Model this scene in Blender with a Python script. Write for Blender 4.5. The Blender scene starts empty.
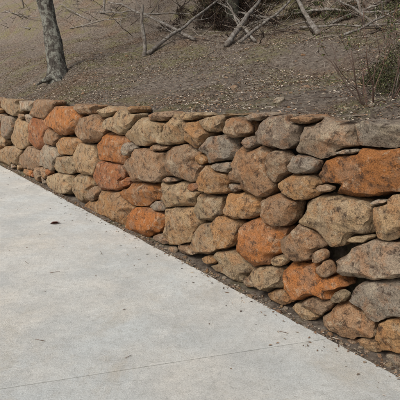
import bpy, bmesh, math, random
import numpy as np
from mathutils import Vector
random.seed(7); rng=np.random.default_rng(7)
C=bpy.context.scene
PITCH=math.radians(14.3); CH=1.5; F=430.
cp,sp=math.cos(PITCH),math.sin(PITCH)
P0=np.array([1.115,2.09]); D=np.array([-.6096,.7927]); N=np.array([-.7927,-.6096])
def ray(px,py):
    a=px-200.;b=200.-py
    return np.array([a, F*cp+b*sp, -F*sp+b*cp])
def wall_uv(px,py):
    r=ray(px,py); t=(P0@N)/(r[:2]@N); p=r*t
    return np.array([(p[:2]-P0)@D, CH+p[2]])
# ---------- noise
def _h(i,j,k):
    n=(i*374761393+j*668265263+k*2147483647)&0xffffffff
    n=((n^(n>>13))*1274126177)&0xffffffff
    return ((n^(n>>16))&0xffff)/32767.5-1
def vn(P):
    P=np.asarray(P,float); I=np.floor(P).astype(np.int64); f=P-I; f=f*f*(3-2*f)
    x,y,z=I[...,0],I[...,1],I[...,2]; a,b,c=f[...,0],f[...,1],f[...,2]
    r=0
    for dx in(0,1):
        for dy in(0,1):
            for dz in(0,1):
                r=r+_h(x+dx,y+dy,z+dz)*(a if dx else 1-a)*(b if dy else 1-b)*(c if dz else 1-c)
    return r
def fbm(P,o=3):
    r=0;a=1
    P=np.asarray(P,float)
    for i in range(o): r=r+a*vn(P*(2.03**i)+i*17.3); a*=.5
    return r
def sst(x): x=np.clip(x,0,1); return x*x*(3-2*x)
def hill(x,y):
    x=np.asarray(x,float);y=np.asarray(y,float)
    s=-((x-P0[0])*N[0]+(y-P0[1])*N[1])
    sp_=np.maximum(s-.3,0)
    z=1.30+.2*np.minimum(sp_,12)+(1-np.exp(-sp_/1.0))*.12*np.clip(y-6,0,18)
    q=.68*x+.73*(y-12)+.5*vn(np.stack([x*.35,y*.35,x*0],-1))
    qq=np.maximum(q,0)
    z=z+np.where(qq<14,.5*qq*sst(qq/1.2),7.0+.02*(qq-14))
    P=np.stack([x,y,x*0],-1)
    z=z+sst(sp_/1.5)*(.10*fbm(P*.8,3))+ (.022*fbm(P*5,4))*sst(sp_/.1)
    f=-.022+.008*fbm(P*4,2)
    st=sst((s-.25)/.03)
    return f*(1-st)+z*st
TT=np.concatenate([np.arange(2.2,30,.03),np.arange(30,90,.2)])
def at(px,py):
    while True:
        r=ray(px,py); r=r/np.linalg.norm(r); p=r*TT[:,None]
        hit=CH+p[:,2]<hill(p[:,0],p[:,1])
        if hit.any(): break
        py+=6
    p=p[int(np.argmax(hit))]
    return np.array([p[0],p[1],float(hill(p[0],p[1]))])
# ---------- node helpers
def mat(name,rough=.9):
    m=bpy.data.materials.new(name); m.use_nodes=True; nt=m.node_tree
    b=nt.nodes['Principled BSDF']; b.inputs['Roughness'].default_value=rough
    b.inputs['Specular IOR Level'].default_value=.2
    return m,nt,b
class G:
    def __init__(s,nt): s.nt=nt; s.tc=nt.nodes.new('ShaderNodeTexCoord')
    def l(s,a,b): s.nt.links.new(a,b)
    def noise(s,scale,detail=5,rough=.6,vec=None,w=None,dist=0):
        n=s.nt.nodes.new('ShaderNodeTexNoise'); n.inputs['Scale'].default_value=scale
        n.inputs['Detail'].default_value=detail; n.inputs['Roughness'].default_value=rough; n.inputs['Distortion'].default_value=dist
        if w is not None: n.noise_dimensions='4D'; s.l(w,n.inputs['W'])
        s.l(vec or s.tc.outputs['Object'],n.inputs['Vector']); return n.outputs['Fac']
    def ramp(s,f,stops):
        r=s.nt.nodes.new('ShaderNodeValToRGB'); e=r.color_ramp.elements
        while len(e)<len(stops): e.new(.5)
        for k,(p,c) in zip(e,stops):
            k.position=p; k.color=(c,c,c,1) if not isinstance(c,tuple) else (*c,1)
        s.l(f,r.inputs[0]); return r.outputs[0]
    def mix(s,f,a,b,mode='MIX'):
        m=s.nt.nodes.new('ShaderNodeMix'); m.data_type='RGBA'; m.blend_type=mode
        for v,i in((f,0),(a,6),(b,7)):
            if isinstance(v,(float,int)): m.inputs[i].default_value=v
            elif isinstance(v,tuple): m.inputs[i].default_value=(*v,1)
            else: s.l(v,m.inputs[i])
        return m.outputs[2]
    def attr(s,n):
        a=s.nt.nodes.new('ShaderNodeAttribute'); a.attribute_name=n; return a
    def math(s,op,a,b=0.):
        m=s.nt.nodes.new('ShaderNodeMath'); m.operation=op
        for v,i in((a,0),(b,1)):
            if isinstance(v,(float,int)): m.inputs[i].default_value=v
            else: s.l(v,m.inputs[i])
        return m.outputs[0]
    def bump(s,h,dist,st=1.,prev=None):
        b=s.nt.nodes.new('ShaderNodeBump'); b.inputs['Distance'].default_value=dist; b.inputs['Strength'].default_value=st
        s.l(h,b.inputs['Height'])
        if prev: s.l(prev,b.inputs['Normal'])
        return b.outputs[0]
    def vor(s,scale,feat='F1'):
        v=s.nt.nodes.new('ShaderNodeTexVoronoi'); v.feature=feat; v.inputs['Scale'].default_value=scale
        s.l(s.tc.outputs['Object'],v.inputs['Vector']); return v
def mkobj(name,V,Fc,m,col=None,smooth=True,parent=None):
    me=bpy.data.meshes.new(name); me.from_pydata(V.tolist() if isinstance(V,np.ndarray) else [tuple(v) for v in V],[],Fc if isinstance(Fc,list) else Fc.tolist())
    if col is not None:
        a=me.color_attributes.new('col','FLOAT_COLOR','POINT'); a.data.foreach_set('color',np.asarray(col,np.float32).ravel())
    me.materials.append(m)
    if smooth: me.polygons.foreach_set('use_smooth',[True]*len(me.polygons))
    me.update(); o=bpy.data.objects.new(name,me); C.collection.objects.link(o)
    if parent: o.parent=parent
    return o
# ---------- materials
def stone_mat():
    m,nt,b=mat('fieldstone',.9); g=G(nt); a=g.attr('col'); w=g.math('MULTIPLY',a.outputs['Alpha'],60.)
    c=a.outputs['Color']
    n1=g.noise(5,5,.65,w=w,dist=.5)
    c1=g.mix(g.ramp(n1,[(.46,0.),(.6,.8)]),c,g.mix(.62,c,(.33,.25,.175)))
    n2=g.noise(8,5,.72,w=g.math('ADD',w,3.),dist=.4)
    c2=g.mix(g.ramp(n2,[(.48,0.),(.60,.75)]),c1,g.mix(.6,c,(.48,.205,.07)))
    n3=g.noise(18,7,.8,w=w)
    c3=g.mix(g.ramp(n3,[(.39,.9),(.5,0.)]),c2,(.07,.043,.03))
    n4=g.noise(11,7,.8,w=g.math('ADD',w,9.))
    c4=g.mix(g.ramp(n4,[(.53,0.),(.60,.7)]),c3,g.mix(.65,c,(.64,.53,.37)))
    n5=g.noise(130,4,.8)
    c5=g.mix(.9,c4,g.ramp(n5,[(.34,.34),(.57,1.15)]),'MULTIPLY')
    g.l(c5,b.inputs['Base Color'])
    h=g.bump(g.noise(12,8,.72,w=w),.065,1.); h=g.bump(g.noise(80,5,.75),.010,1.,h)
    g.l(h,b.inputs['Normal']); return m
def litter_mat(name='leaf_litter',rough=.85):
    m,nt,b=mat(name,rough); g=G(nt); a=g.attr('col')
    g.l(g.mix(.5,a.outputs['Color'],g.ramp(g.noise(60,2),[(.3,.45),(.7,1.)]),'MULTIPLY'),b.inputs['Base Color']); return m
def ground_mat():
    m,nt,b=mat('soil_and_moss',.95); g=G(nt)
    base=g.ramp(g.noise(16,9,.82),[(.35,(.085,.064,.05)),(.5,(.25,.20,.155)),(.64,(.46,.39,.31))])
    red=g.mix(g.ramp(g.noise(.7,4),[(.5,0.),(.68,.6)]),base,g.mix(1.,base,(1.0,.74,.54),'MULTIPLY'))
    mm=g.math('MULTIPLY',g.ramp(g.noise(.8,6,.7),[(.49,0.),(.59,.85)]),g.ramp(g.noise(7,7,.8),[(.4,.0),(.54,1.)]))
    moss=g.ramp(g.noise(26,6,.75),[(.35,(.10,.095,.035)),(.5,(.25,.225,.095)),(.66,(.42,.38,.21))])
    g.l(g.mix(mm,red,moss),b.inputs['Base Color'])
    h=g.bump(g.noise(25,8,.8),.08,1.); g.l(h,b.inputs['Normal']); return m
def concrete_mat():
    m,nt,b=mat('brushed_concrete',.85); g=G(nt)
    big=g.noise(.9,4,.6); med=g.noise(2.6,7,.72)
    c=g.mix(g.ramp(big,[(.4,0.),(.62,1.)]),(.56,.58,.56),(.62,.59,.525))
    c=g.mix(g.ramp(med,[(.42,0.),(.62,.6)]),c,(.44,.445,.425))
    c=g.mix(g.ramp(g.noise(1.5,8,.8,dist=.8),[(.53,0.),(.66,.5)]),c,(.47,.42,.335))
    c=g.mix(g.ramp(g.noise(.55,6,.7,dist=.5),[(.52,0.),(.64,.45)]),c,(.38,.39,.375))
    c=g.mix(g.ramp(g.noise(5,8,.82),[(.54,0.),(.64,.5)]),c,(.70,.69,.64))
    c=g.mix(g.ramp(g.noise(22,7,.85),[(.38,.5),(.5,0.)]),c,(.34,.33,.30))
    c=g.mix(.6,c,g.ramp(g.noise(110,5,.85),[(.34,.5),(.56,1.05)]),'MULTIPLY')
    sp=g.vor(14).outputs['Distance']
    c=g.mix(g.ramp(sp,[(.03,.6),(.06,0.)]),c,(.2,.17,.13))
    g.l(c,b.inputs['Base Color'])
    h=g.bump(g.noise(150,5,.8),.006,1.); h=g.bump(g.noise(6,5,.6),.014,.6,h); g.l(h,b.inputs['Normal']); return m
def bark_mat(name,c1,c2,c3):
    m,nt,b=mat(name,.95); g=G(nt)
    mp=nt.nodes.new('ShaderNodeMapping'); mp.inputs['Scale'].default_value=(1,1,.3); g.l(g.tc.outputs['Object'],mp.inputs[0])
    n=g.noise(22,7,.75,vec=mp.outputs[0])
    c=g.ramp(n,[(.35,c1),(.6,c2)])
    c=g.mix(g.ramp(g.noise(9,7,.8),[(.48,0.),(.56,.85)]),c,c3)
    g.l(c,b.inputs['Base Color']); g.l(g.bump(n,.07,1.),b.inputs['Normal']); return m
M_st=stone_mat(); M_lit=litter_mat(); M_gr=ground_mat(); M_con=concrete_mat()
M_bark=bark_mat('lichen_bark',(.035,.03,.025),(.15,.13,.11),(.36,.36,.30))
M_dead=bark_mat('dead_wood',(.10,.08,.065),(.29,.25,.21),(.42,.39,.34))
M_dark=bark_mat('dark_bark',(.015,.012,.01),(.06,.048,.038),(.10,.10,.07))
M_leaf=litter_mat('leaves',.6)
# ---------- stones
OR=(.50,.195,.06);TA=(.48,.34,.195);GR=(.385,.31,.23);BR=(.40,.255,.15);RE=(.42,.155,.062);OT=(.50,.28,.125);LG=(.48,.41,.31);DK=(.28,.215,.16)
S=[(374,131,30,19,0,GR),(316,140,27,18,5,GR),(336,117,18,5,0,GR),(357,176,49,26,-4,OR),(270,134,24,17,8,DK),(246,173,25,26,25,BR),(213,149,18,15,0,GR),
(231,128,13,11,0,BR),(206,125,14,9,0,TA),(190,134,12,15,-20,OT),(170,131,12,14,0,TA),(139,133,22,14,10,TA),(116,125,16,11,0,TA),(108,150,17,17,10,OR),
(139,166,20,19,15,BR),(176,166,20,20,30,BR),(206,183,14,15,0,OT),(217,168,12,6,0,GR),(272,166,13,17,0,BR),(299,166,14,9,0,GR),(293,188,20,13,0,OT),
(234,208,20,14,0,OT),(201,209,14,16,0,TA),(172,195,20,15,10,TA),(135,195,21,13,0,OR),(273,212,17,16,0,BR),(331,221,40,23,5,TA),(385,219,20,24,0,TA),
(253,245,24,26,35,OR),(296,247,21,20,15,BR),(368,264,42,19,-2,GR),(377,302,34,21,0,GR),(303,284,29,21,15,OR),(225,267,23,13,18,TA),(262,280,17,13,10,TA),
(343,325,26,18,20,BR),(389,338,18,19,0,OT),(312,306,16,10,20,BR),(175,226,17,21,0,TA),(200,240,15,16,0,TA),(219,235,12,17,0,OT),(139,222,17,16,20,OR),
(104,207,22,16,20,OT),(103,177,13,18,0,RE),(76,188,11,14,0,TA),(79,160,11,16,0,TA),(84,130,13,15,0,BR),(56,121,16,14,0,OR),(61,147,11,10,0,OT),(62,165,11,9,0,TA),
(56,184,13,11,20,TA),(44,156,8,13,0,LG),(32,135,9,15,0,RE),(15,134,10,15,0,TA),(25,159,11,11,0,BR),(6,155,9,10,0,TA),(8,105,10,10,0,TA),(22,104,9,8,0,LG),
(37,108,11,10,0,BR),(80,109,13,6,0,BR),(101,112,11,5,0,TA),(155,117,12,5,0,BR),(183,117,11,5,0,TA),(250,117,12,5,0,GR),(295,120,14,5,0,BR),(225,114,9,3,0,TA),
(245,143,7,8,0,DK),(150,148,8,5,0,BR),(196,160,7,6,0,OT),(230,188,9,5,0,GR),(152,207,7,6,0,GR),(315,258,7,9,0,BR),(322,272,9,10,0,BR),
(336,298,9,6,0,TA),(375,204,13,4,-5,LG),(352,241,14,5,-8,TA),(322,189,10,5,0,BR),(340,153,16,4,0,LG),
(188,188,7,5,0,RE),(273,262,9,6,0,TA),(165,181,8,4,0,GR),(120,184,6,5,0,RE),(90,196,5,8,0,BR),(125,150,6,8,0,GR),(46,138,7,10,0,BR),(5,128,7,10,0,GR),
(363,348,16,7,25,TA),(330,343,12,6,25,OT),
(247,284,9,5,27,BR),(276,299,13,6,27,OT),(300,313,13,6,27,TA),(207,262,8,5,27,OT),(180,251,9,4,27,BR),(155,240,9,4,27,GR),(345,347,9,5,27,GR),(391,364,13,6,25,GR)]
C0=[];E=[];COL=[];DEP=[]
for (cx,cy,hw,hh,rt,c) in S:
    p=wall_uv(cx,cy); J=np.stack([(wall_uv(cx+1,cy)-wall_uv(cx-1,cy))/2,(wall_uv(cx,cy+1)-wall_uv(cx,cy-1))/2],1)
    r=math.radians(rt); R=np.array([[math.cos(r),-math.sin(r)],[math.sin(r),math.cos(r)]])
    e=J@R@np.diag([hw,hh]); C0.append(p);E.append(e);COL.append(c);DEP.append(0 if hh>7 else 1)
U0,U1=-5.,18.
IV=np.zeros((6000,2,2));MS=np.zeros(6000)
for i,e in enumerate(E): IV[i]=np.linalg.inv(e); MS[i]=np.linalg.svd(e)[1][1]
def try_add(u,v,r,asp,ang,depfl,k):
    p=np.array([u,v]); c=np.array(C0); inv=IV[:len(c)]
    q=np.einsum('nij,nj->ni',inv,p-c); dn=np.linalg.norm(q,axis=1)
    if np.min((dn-1)*MS[:len(c)])< r*k: return
    e=np.array([[math.cos(ang),-math.sin(ang)],[math.sin(ang),math.cos(ang)]])@np.diag([r*asp,r/asp**.3])
    C0.append(p);E.append(e);DEP.append(depfl)
    COL.append(random.choice([TA,TA,OT,BR,BR,OT,GR,OR,LG,RE,TA]))
    IV[len(C0)-1]=np.linalg.inv(e); MS[len(C0)-1]=min(r*asp,r)
for r,n in((.2,400),(.15,1000),(.11,1500),(.08,2000),(.055,2500),(.035,1500)):
    for _ in range(n):
        u=random.uniform(U0,U1)
        if r<.05 and not(-1<u<4): continue
        v=random.uniform(r*.8-.04,1.34-r*.9)
        sm=r<.09
        try_add(u,v,r*random.uniform(.9,1.15),random.uniform(1.3,1.9) if sm else random.uniform(1,1.45),random.uniform(-.3,.3),1 if sm else 0, .82 if sm else .72)
n=len(C0)
C0=np.array(C0);E=np.array(E);IV=IV[:n];sz=np.array([np.linalg.svd(e)[1] for e in E])
def ico(k):
    bm=bmesh.new(); bmesh.ops.create_icosphere(bm,subdivisions=k,radius=1)
    bm.verts.ensure_lookup_table(); V=np.array([v.co[:] for v in bm.verts]); Fc=np.array([[v.index for v in f.verts] for f in bm.faces]); bm.free(); return V,Fc
ICO={k:ico(k) for k in(1,2,3,4,5,6)}
NT=96; th=np.linspace(-math.pi,math.pi,NT,endpoint=False); rs=np.linspace(.25,1.42,64)
VV=[];FF=[];CC=[];off=0
for i in range(n):
    a,b=sz[i]; dist=np.linalg.norm(C0-C0[i],axis=1)
    nb=np.where((dist<a*1.45+sz[:,0]*1.45)&(dist>1e-6))[0]
    U=np.stack([np.cos(th),np.sin(th)],-1)
    pts=C0[i]+np.einsum('ij,trj->tri',E[i],U[:,None,:]*rs[None,:,None])
    mx=1.36 if DEP[i]==0 else 1.25
    bad=(pts[...,1]>1.345+.02*math.sin(i*2.3))|(pts[...,1]<-.05)|(rs[None,:]>mx)
    if len(nb):
        q=np.einsum('nij,trnj->trni',IV[nb],pts[:,:,None,:]-C0[nb]); dn=np.linalg.norm(q,axis=-1).min(-1)
        bad|=dn<rs[None,:]
    R=np.where(bad.any(1),rs[bad.argmax(1)],1.42)
    for j in range(6):
        aa=rng.uniform(-math.pi,math.pi); o=rng.uniform(.92,1.25); cs=np.cos(th-aa); lim=np.where(cs>.2,o/np.maximum(cs,.2),9); R=np.minimum(R,lim)
    R=(R*6+np.roll(R,1)+np.roll(R,-1))/8
    R=R*(1+.025*vn(np.stack([np.cos(th)*3+i,np.sin(th)*3,th*0+i*.7],-1)))-.0035/b
    R=np.maximum(R,.25)
    k=6 if (a>.15 and -1<C0[i][0]<.9) else 5 if (a>.1 and -1<C0[i][0]<5) else 4 if (a>.05 and -1.5<C0[i][0]<9) else 3
    X,Fc=ICO[k]
    rho=np.linalg.norm(X[:,:2],axis=1)+1e-9; t=np.arctan2(X[:,1],X[:,0]); pw=5.
    sc_=(rho**pw+np.abs(X[:,2])**pw)**(-1/pw)
    Q=X*sc_[:,None]
    for j in range(20):
        if j<4: m=np.array([rng.uniform(-.38,.38),rng.uniform(-.38,.38),1.]); o=rng.uniform(.68,.86)
        else:
            m=rng.normal(size=3)*np.array([1,1,.8]); m[2]=abs(m[2])+.2; o=rng.uniform(.88,1.12)
        l=np.linalg.norm(m); m=m/l
        dd=Q@m-o; Q=Q-np.where(dd>0,dd,0)[:,None]*m
    rr=np.interp(np.mod(t+math.pi,2*math.pi),np.append(th,math.pi)+math.pi,np.append(R,R[0]))
    dep=min(.15,max(.035,(a+b)*.5*.85))
    if C0[i][1]>1.1 and DEP[i]==0: dep=max(dep,.15)
    fr=(-.03+rng.uniform(-.022,.022)) if DEP[i]==0 else rng.uniform(-.005,.03)
    if C0[i][1]>1.25: dep=.15; fr=-.02
    P2=C0[i]+np.einsum('ij,nj->ni',E[i],Q[:,:2]*rr[:,None])
    s=fr+dep-Q[:,2]*dep
    L=np.stack([P2[:,0],P2[:,1],s],-1)
    sc=(a+b)/2
    nn=fbm(L/sc*1.8+i*3.7,4)*.022*sc+(1-np.abs(fbm(L*14+i,3)))*.006+fbm(L*40+i,3)*.003
    L=L+X*np.array([1,1,-1])*nn[:,None]
    W=np.empty_like(L); W[:,:2]=P0+L[:,:1]*D-L[:,2:3]*N; W[:,2]=L[:,1]
    VV.append(W);FF.append(Fc+off);off+=len(W)
    c=np.array(COL[i])*rng.uniform(.82,1.15)*(1+np.array([.05,0,-.05])*rng.uniform(-1,1.4)); CC.append(np.tile(np.append(c,rng.uniform()),(len(W),1)))
mkobj('dry_stone_wall',np.concatenate(VV),np.concatenate(FF),M_st,np.concatenate(CC))
# ---------- terrain
def sp1(a,b,step,lo,hi,g=1.12):
    x=list(np.arange(a,b,step)); st=step; v=x[0]; L=[]
    while v>lo: st*=g; v-=st; L.append(v)
    st=step; v=x[-1]; Rr=[]
    while v<hi: st*=g; v+=st; Rr.append(v)
    return np.array(L[::-1]+x+Rr)
us=sp1(-3,20,.08,-400,400); ss=np.concatenate([sp1(-1,.2,.15,-400,.1),[.24,.252,.26,.27,.282,.3,.33],sp1(.38,12,.08,.38,400)]); ss=np.unique(np.round(ss,4))
Ug,Sg=np.meshgrid(us,ss); X=P0[0]+Ug*D[0]-Sg*N[0]; Y=P0[1]+Ug*D[1]-Sg*N[1]; Z=hill(X,Y)
Z=np.where(Sg<-.3,Z-.06,Z)
nu,ns=len(us),len(ss); idx=np.arange(nu*ns).reshape(ns,nu)
Fq=np.stack([idx[:-1,:-1],idx[:-1,1:],idx[1:,1:],idx[1:,:-1]],-1).reshape(-1,4)
mkobj('hillside_ground',np.stack([X,Y,Z],-1).reshape(-1,3),Fq,M_gr)
# ---------- driveway slabs
def us2w(u,s): return P0+u*D-s*N
def jl(p,ang):
    d=np.array([math.cos(ang),math.sin(ang)])
    def f(s0):
        t=(-s0-(p-P0)@N)/(d@N); w=p+t*d; return (w-P0)@D
    return f
J=[]
for p,a in (((-.2,-2.2),.2),((0,2.185),.25),((-2.8,6.5),.43),((-5.6,10.9),.5),((-8.6,15.2),.55),((-11,19),.6)):
    J.append(jl(np.array(p),a))
bm=bmesh.new(); g_=.0025; SE=-.07
for k in range(-1,len(J)):
    s1,s0=SE,-6.5
    lo=(lambda s:J[k](s)+g_) if k>=0 else (lambda s:-14.)
    hi=(lambda s:J[k+1](s)-g_) if k+1<len(J) else (lambda s:30.)
    a0,a1=lo(s1),hi(s1); m_=max(4,int((a1-a0)/.05))
    pts=[us2w(lo(s0),s0)]+[us2w(a0+(a1-a0)*t/m_, s1+random.uniform(-.004,.004)+.008*float(vn([t*.21,k,0]))) for t in range(m_+1)]+[us2w(hi(s0),s0)]
    vs=[bm.verts.new((p[0],p[1],0)) for p in pts]; f=bm.faces.new(vs); f.normal_update()
    if f.normal.z<0: f.normal_flip()
    bmesh.ops.extrude_face_region(bm,geom=[f])
    for v in vs: v.co.z=-.12
bmesh.ops.recalc_face_normals(bm,faces=bm.faces)
me=bpy.data.meshes.new('concrete_driveway'); bm.to_mesh(me); me.materials.append(M_con); o=bpy.data.objects.new('concrete_driveway',me); C.collection.objects.link(o)
bv=o.modifiers.new('b','BEVEL'); bv.width=.004; bv.segments=2; bv.limit_method='ANGLE'
# ---------- builders
def nrmz(v): return v/(np.linalg.norm(v,axis=-1,keepdims=True)+1e-9)
class Leaves:
    def __init__(s): s.V=[];s.C=[]
    def add(s,P,Dv,W,L,Nn,col):
        n=len(P); W=np.broadcast_to(W,(n,))[:,None]; L=np.broadcast_to(L,(n,))[:,None]
        side=nrmz(np.cross(Dv,Nn)); v=np.stack([P,P+Dv*L*.5+side*W*.5+Nn*L*.12,P+Dv*L,P+Dv*L*.5-side*W*.5+Nn*L*.12],1)
        s.V.append(v.reshape(-1,3)); c=np.concatenate([np.broadcast_to(col,(n,3)),np.ones((n,1))],1); s.C.append(np.repeat(c,4,0))
    def obj(s,name,m,parent=None):
        V=np.concatenate(s.V); n=len(V)//4; b=np.arange(n)[:,None]*4
        Fc=np.stack([b+np.array([0,1,2]),b+np.array([0,2,3])],1).reshape(-1,3); return mkobj(name,V,Fc,m,np.concatenate(s.C),False,parent)
def rvs(n): return nrmz(rng.normal(size=(n,3)))
def pick(cols,n,lo=.6,hi=1.3): return np.array(cols)[rng.integers(0,len(cols),n)]*rng.uniform(lo,hi,(n,1))
class Mesh:
    def __init__(s): s.V=[];s.F=[];s.C=[]
    def tube(s,pts,rads,sides=7,rough=0.,col=None):
        pts=[np.array(p,float) for p in pts]; b0=len(s.V); n=len(pts)
        for i,p in enumerate(pts):
            t=pts[min(i+1,n-1)]-pts[max(i-1,0)]; t/=np.linalg.norm(t)+1e-9
            h=np.array([0,0,1.]) if abs(t[2])<.9 else np.array([1.,0,0]); a=np.cross(t,h);a/=np.linalg.norm(a); b=np.cross(t,a)
            for k in range(sides):
                an=2*math.pi*k/sides; r=rads[i]*(1+random.uniform(-rough,rough))
                s.V.append(p+r*(math.cos(an)*a+math.sin(an)*b))
                if col is not None: s.C.append((*col,1))
        for i in range(n-1):
            for k in range(sides):
                k2=(k+1)%sides; s.F.append([b0+i*sides+k,b0+i*sides+k2,b0+(i+1)*sides+k2,b0+(i+1)*sides+k])
        s.F.append([b0+k for k in range(sides)][::-1]); s.F.append([b0+(n-1)*sides+k for k in range(sides)])
    def obj(s,name,m,parent=None,smooth=True): return mkobj(name,np.array(s.V),s.F,m,s.C if s.C else None,smooth,parent)
def wob(p,q,n,amp):
    p=np.array(p,float);q=np.array(q,float); L=np.linalg.norm(q-p); o=[]; r=np.zeros(3)
    for i in range(n+1):
        t=i/n; o.append(p+(q-p)*t+r*math.sin(math.pi*t)); r=r+rng.normal(size=3)*amp*L/n*1.5
    return o
def rv(): v=rng.normal(size=3); return v/np.linalg.norm(v)
def grow(mesh,p,d,L,r,depth,tips,spread=.7,minr=.002,sides=6,up=.15,nseg=5,kids=3,col=None):
    pts=[p];rads=[r]; dd=d.copy()
    for i in range(nseg):
        dd=dd+rng.normal(size=3)*.13+np.array([0,0,up*.2]); dd/=np.linalg.norm(dd); pts.append(pts[-1]+dd*L/nseg); rads.append(max(minr,r*(1-.5*(i+1)/nseg)))
    mesh.tube(pts,rads,sides,.04,col)
    if depth==0: tips+=pts[1:]; return
    for k in range(kids):
        i=random.randint(max(1,nseg//2),nseg) if k else nseg
        nd=dd+rv()*spread+np.array([0,0,up]); nd/=np.linalg.norm(nd)
        grow(mesh,pts[i],nd,L*random.uniform(.6,.8),rads[i]*.72,depth-1,tips,spread,minr,max(3,sides-1),up,nseg,kids,col)
def tree(name,base,lean,H,r,bark,leafcols,nl=6,depth=2,lsz=.12):
    root=bpy.data.objects.new(name,None); C.collection.objects.link(root)
    m=Mesh(); base=np.array(base)-np.array([0,0,.25]); pts=[];rads=[]; n=60; ph=random.random()*6
    for i in range(n+1):
        t=i/n; pts.append(base+np.array([lean[0]*t+.06*math.sin(t*9+ph)-.06*math.sin(ph),lean[1]*t+.05*math.cos(t*7+ph),H*t])); rads.append(r*(1-.45*t)*(1+.8*math.exp(-t*H/.2))*(1+.08*math.sin(t*23+ph)+.05*math.sin(t*51)))
    m.tube(pts,rads,26,.07)
    for k in range(4):
        a=k*1.57+random.random()*.7; st=base+np.array([0,0,.3]); e=base+np.array([math.cos(a)*r*2.6,math.sin(a)*r*2.6,.1]); m.tube(wob(st,e,4,.1),[r*.55,r*.45,r*.35,r*.2,r*.08],7,.1)
    tips=[]
    for k in range(6):
        a=k*1.3+random.random(); i=n if k<2 else random.randint(int(n*.65),n-2)
        d=np.array([math.cos(a)*.8,math.sin(a)*.8,.7]); d/=np.linalg.norm(d)
        grow(m,pts[i],d,H*.32,rads[i]*.6,depth,tips,.8,.006,7,.2,5,4)
    m.obj('trunk_and_limbs',bark,root)
    T=np.repeat(np.array(tips),nl*2,0); k=len(T); T=T+rng.normal(size=T.shape)*.28
    l=Leaves(); L=lsz*rng.uniform(.7,1.5,k); l.add(T,rvs(k),L*.5,L,rvs(k),pick(leafcols,k)); l.obj('foliage',M_leaf,root)
GL=[(.06,.09,.03),(.08,.10,.04),(.10,.11,.05)]
tree('lichen_covered_tree',at(58,78),(-.9,.3,0),6.5,.18,M_bark,GL)
for (px,py) in ((232,22),(345,-12),(-20,-12)):
    tree('woodland_tree',at(px,py),(random.uniform(-.6,.6),random.uniform(-.4,.4),0),random.uniform(6,8),random.uniform(.14,.2),M_dark,GL)
def log(name,a,b,r,lift=.05,tw=2):
    me=Mesh(); p=at(*a)+np.array([0,0,lift]); q=at(*b)+np.array([0,0,lift+.1]); pts=wob(p,q,14,.05); L=len(pts)
    me.tube(pts,[r*(1-.5*i/L) for i in range(L)],10,.14)
    for k in range(tw):
        i=random.randint(3,9); d=(q-p)/np.linalg.norm(q-p)+rv()*.8; grow(me,pts[i],d/np.linalg.norm(d),np.linalg.norm(q-p)*.2,r*.35,1,[],.6,.004,5,.1,4,2)
    me.obj(name,M_dead)
for a,b,r in (((195,42),(108,6),.04),((148,56),(222,4),.045),((226,48),(262,2),.06),((318,36),(288,-6),.055),((222,20),(205,-10),.05),((250,26),(330,16),.035),((30,30),(-20,24),.04),((90,22),(60,8),.03),((240,45),(300,-4),.035),((275,22),(200,14),.035),((340,40),(420,12),.025),((5,12),(40,22),.03),((300,30),(400,34),.025),((255,44),(215,8),.03),((380,30),(330,0),.025),((270,-6),(350,-12),.05),((100,14),(190,20),.03),((330,26),(410,2),.035),((70,30),(130,22),.025),((290,14),(390,20),.03)):
    log('fallen_branch',a,b,r)
pb=at(144,56); me=Mesh(); D1=np.linalg.norm(pb[:2]); H=46/444*D1
me.tube([pb+np.array([0,0,-.2])]+[pb+np.array([.03*math.sin(k*1.1),.02*math.cos(k),H*k/6]) for k in range(7)],[.05,.048,.044,.042,.04,.036,.034,.025],9,.14); me.obj('dead_post',M_dead)
for px,py,r in ((104,12,.05),(24,8,.04),(300,8,.04),(366,24,.03)):
    me=Mesh(); grow(me,at(px,py)-np.array([0,0,.1]),nrmz(np.array([random.uniform(-.15,.15),.1,1])),2.2,r,2,[],.5,.005,8,.3,8,3); me.obj('bare_sapling',M_dead)
m=Mesh(); TC=[(.27,.23,.18),(.18,.14,.105),(.36,.31,.26),(.08,.055,.042),(.05,.035,.028)]
for k in range(620):
    if k<150: px,py=random.gauss(235,32),random.uniform(0,44)
    else: px=random.uniform(-30,430); py=random.uniform(-30,30) if px<190 else random.uniform(-30,42)
    p=at(px,py); L=random.uniform(.25,1.1); a=random.random()*6.28; d=nrmz(np.array([math.cos(a),math.sin(a),random.uniform(-.1,.6)])); q=p+d*L; q[2]=max(q[2],float(hill(q[0],q[1]))+.03)
    r=random.uniform(.004,.014); m.tube(wob(p,q,5,.09),[r,r*.95,r*.8,r*.7,r*.5,r*.3],5,.1,random.choice(TC))
m.obj('brushwood',M_lit)
sb=at(378,104)
root=bpy.data.objects.new('twiggy_shrub',None); C.collection.objects.link(root)
m=Mesh();tips=[]
for k in range(17):
    a=random.random()*6.28; t=random.uniform(.1,.9); d=np.array([math.cos(a)*t,math.sin(a)*t,1]); d/=np.linalg.norm(d)
    grow(m,sb+np.array([math.cos(a)*.07,math.sin(a)*.07,-.05]),d,random.uniform(.28,.6),.005,3,tips,.8,.001,5,.2,5,2,random.choice([(.10,.065,.05),(.13,.08,.06),(.16,.13,.11)]))
m.obj('stems',M_lit,root)
T=np.array(tips); T=T[rng.uniform(size=len(T))<.7]; T=np.repeat(T,3,0); k=len(T); L=rng.uniform(.012,.03,k)
l=Leaves(); l.add(T+rvs(k)*.015,rvs(k),L*.4,L,rvs(k),pick([(.08,.10,.035),(.13,.14,.05),(.13,.08,.04),(.05,.07,.025)],k)); l.obj('leaves',M_leaf,root)
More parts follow.
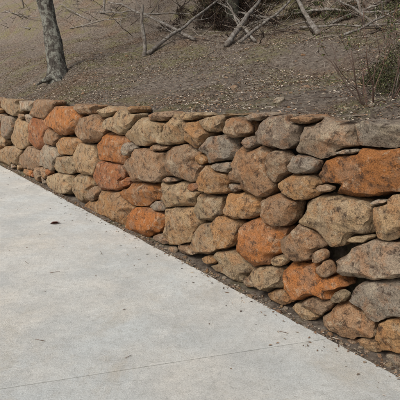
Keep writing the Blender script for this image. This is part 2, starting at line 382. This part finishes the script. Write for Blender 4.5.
def clump(l,c,R,H,n,cols,L=.06,w=.018):
    v=rvs(n)*(rng.uniform(.2,1,(n,1))**.5); P=c+np.stack([v[:,0]*R,v[:,1]*R,np.abs(v[:,2])*H],-1); l.add(P,rvs(n),w,L*rng.uniform(.6,1.4,n),rvs(n),pick(cols,n,.5,1.3))
l=Leaves(); DC=[(.04,.045,.02),(.07,.065,.03),(.05,.035,.02),(.11,.12,.045)]
for px,py,R in ((390,94,.16),(372,86,.12),(399,66,.22),(396,84,.2),(380,74,.12)): clump(l,at(px,py),R,R*1.1,int(5500*R),DC,.026,.009)
l.obj('low_shrub',M_leaf)
l=Leaves(); UC=[(.07,.045,.028),(.11,.065,.035),(.05,.05,.025),(.15,.09,.055),(.09,.085,.045)]; UG=[(.08,.10,.04),(.13,.14,.06),(.10,.08,.04),(.06,.07,.03)]
for _ in range(190):
    px=random.uniform(-60,470); py=random.uniform(-40,20)
    if px<200 and py>-2: continue
    R=random.uniform(.12,.4); clump(l,at(px,py),R,R*.5,int(380*R/.3),UG if px>300 and random.random()<.7 else UC,.08,.016)
for _ in range(60): clump(l,at(random.gauss(228,20),random.uniform(2,32)),.2,.25,170,[(.03,.02,.015),(.06,.035,.022)],.08,.016)
l.obj('undergrowth',M_leaf)
# ---------- litter
LC=[(.42,.34,.25),(.27,.205,.15),(.58,.50,.39),(.12,.085,.065),(.35,.225,.14),(.50,.43,.35),(.28,.16,.09)]
l=Leaves(); K=190000
u=rng.uniform(-2.5,24,K)*(.4+.6*rng.uniform(size=K)); s=.3+rng.exponential(4.6,K)
x=P0[0]+u*D[0]-s*N[0]; y=P0[1]+u*D[1]-s*N[1]
keep=(vn(np.stack([x*1.1,y*1.1,x*0],-1))+.4*rng.normal(size=K))>-.3; x,y,s=x[keep],y[keep],s[keep]; K=len(x); z=hill(x,y)
a=rng.uniform(0,6.28,K); Lf=rng.uniform(.010,.036,K)*(1+s*.07)
l.add(np.stack([x,y,z+rng.uniform(.001,.018,K)],-1),np.stack([np.cos(a),np.sin(a),rng.uniform(-.3,.5,K)],-1),Lf*rng.uniform(.2,.6,K),Lf,nrmz(np.stack([rng.uniform(-.6,.6,K),rng.uniform(-.6,.6,K),np.ones(K)],-1)),pick(LC,K,.5,1.1))
K=3000; u=rng.uniform(-3,11,K); s=np.where(rng.uniform(size=K)<.86,rng.uniform(SE-.02,0,K),SE-.02-rng.exponential(.12,K))
w=P0+u[:,None]*D-s[:,None]*N; on=s<SE-.004; z=np.where(on,.003,hill(w[:,0],w[:,1])+.006+rng.uniform(0,.015,K)); a=rng.uniform(0,6.28,K); Lf=rng.uniform(.008,.032,K)
l.add(np.column_stack([w,z]),np.stack([np.cos(a),np.sin(a),np.full(K,.06)],-1),Lf*.4,Lf,np.tile([0,0,1.],(K,1)),pick(LC,K,.35,.9))
K=110; u=rng.uniform(-.8,9,K); s=-rng.uniform(.2,4,K); w=P0+u[:,None]*D-s[:,None]*N; a=rng.uniform(0,6.28,K); Lf=rng.uniform(.006,.025,K)
l.add(np.column_stack([w,np.full(K,.003)]),np.stack([np.cos(a),np.sin(a),np.full(K,.06)],-1),Lf*.35,Lf,np.tile([0,0,1.],(K,1)),pick([(.16,.10,.06)],K))
l.obj('leaf_litter',M_lit)
l=Leaves(); K=1200; u=rng.uniform(-2,18,K)*(.4+.6*rng.uniform(size=K)); s=.5+rng.exponential(3.8,K); cx=P0+u[:,None]*D-s[:,None]*N
cx=cx[vn(np.stack([cx[:,0]*.7+5,cx[:,1]*.7,cx[:,0]*0],-1))>.1]; B=np.repeat(cx,26,0); B=B+rng.normal(size=B.shape)*.08; K=len(B)
ok=-((B-P0)@N)>.32; B=B[ok];K=len(B); Dv=nrmz(np.column_stack([rng.normal(size=(K,2))*.9,np.full(K,.6)])); L=rng.uniform(.012,.045,K)
l.add(np.column_stack([B,hill(B[:,0],B[:,1])-.003]),Dv,.0035,L,rvs(K),pick([(.42,.37,.22),(.34,.31,.16),(.26,.27,.11),(.18,.20,.08)],K)); l.obj('dry_grass',M_lit)
def gp(px,py): r=ray(px,py); t=CH/-r[2]; return np.array([r[0]*t,r[1]*t,.004])
l=Leaves(); p=gp(50,224); a=-.6+np.arange(5)*.35
l.add(np.tile(p,(5,1)),np.stack([np.cos(a),np.sin(a)*.6,np.full(5,.12)],-1),.05,.13-.02*np.abs(np.arange(5)-2),np.tile([.1,.2,1.],(5,1)),(.10,.04,.03)); l.obj('fallen_leaf',M_lit)
m=Mesh()
for i in range(1700):
    u=rng.uniform(-2,16)*(.4+.6*rng.uniform()); s=.35+rng.exponential(3.0); w=us2w(u,s); L=random.uniform(.04,.2)*(1+s*.12); a=random.random()*6.28
    q=w+np.array([math.cos(a),math.sin(a)])*L
    if -((q-P0)@N)<.3: continue
    p=np.array([*w,float(hill(*w))+.008]); q=np.array([*q,float(hill(*q))+.015]); r=random.uniform(.0012,.0035)*(1+s*.15)
    m.tube(wob(p,q,3,.06),[r,r*.9,r*.7,r*.4],4,.1,random.choice(TC))
for i in range(60):
    w=us2w(rng.uniform(-.5,8),-rng.uniform(.02,.07) if i%3 else -rng.uniform(.2,2.)); L=random.uniform(.03,.09); a=random.random()*6.28; zz=.006
    q=w+np.array([math.cos(a),math.sin(a)])*L; m.tube([np.array([*w,zz]),np.array([*q,zz])],[.002,.0012],4,.1,(.15,.10,.07))
m.obj('twigs',M_lit)
VV=[];FF=[];CC=[];off=0; X1,F1=ICO[2]
for i in range(1500):
    up_=i%3==0
    u=rng.uniform(-2.5,14) if up_ else rng.uniform(-2.5,11); s=.36+rng.exponential(2.6) if up_ else rng.uniform(SE,.05)
    w=us2w(u,s); r=min(rng.exponential(.011)+.006,.05) if up_ else min(rng.exponential(.005)+.004,.02)
    V=X1*(1+.25*rng.normal(size=(1,3)).clip(-1,1)); V=V+.22*np.stack([vn(X1*1.5+i),vn(X1*1.5+i+50),vn(X1*1.5+i+90)],-1); V=V*r*np.array([1,1,.7])
    V=V+np.array([*w,float(hill(*w))+r*.2]); VV.append(V);FF.append(F1+off);off+=len(V)
    c=np.array(random.choice([GR,TA,BR,LG,LG,DK]))*rng.uniform(.6,1.); CC.append(np.tile(np.append(c,rng.uniform()),(len(V),1)))
mkobj('gravel',np.concatenate(VV),np.concatenate(FF),M_st,np.concatenate(CC),False)
# ---------- light
w=bpy.data.worlds.new('World'); C.world=w; w.use_nodes=True; nt=w.node_tree; sk=nt.nodes.new('ShaderNodeTexSky'); sk.sky_type='NISHITA'; sk.sun_disc=False
el,az=math.radians(46),math.radians(222)
sk.sun_elevation=el; sk.sun_rotation=az; sk.air_density=1.; sk.dust_density=4.
hs=nt.nodes.new('ShaderNodeHueSaturation'); hs.inputs['Saturation'].default_value=.5
nt.links.new(sk.outputs[0],hs.inputs['Color']); nt.links.new(hs.outputs[0],nt.nodes['Background'].inputs[0]); nt.nodes['Background'].inputs[1].default_value=.15
L=bpy.data.lights.new('sun','SUN'); L.energy=2.6; L.angle=math.radians(22); L.color=(1,.965,.91); lo=bpy.data.objects.new('sun',L); C.collection.objects.link(lo)
sd=Vector((math.sin(az)*math.cos(el),math.cos(az)*math.cos(el),math.sin(el))); lo.rotation_euler=sd.to_track_quat('Z','Y').to_euler()
cam=bpy.data.cameras.new('camera'); cam.sensor_width=36; cam.lens=F/400*36; cam.clip_end=2000; co=bpy.data.objects.new('camera',cam); C.collection.objects.link(co)
co.location=(0,0,CH); co.rotation_euler=(math.pi/2-PITCH,0,0); C.camera=co
C.view_settings.view_transform='Standard'; C.view_settings.look='None'; C.view_settings.exposure=0
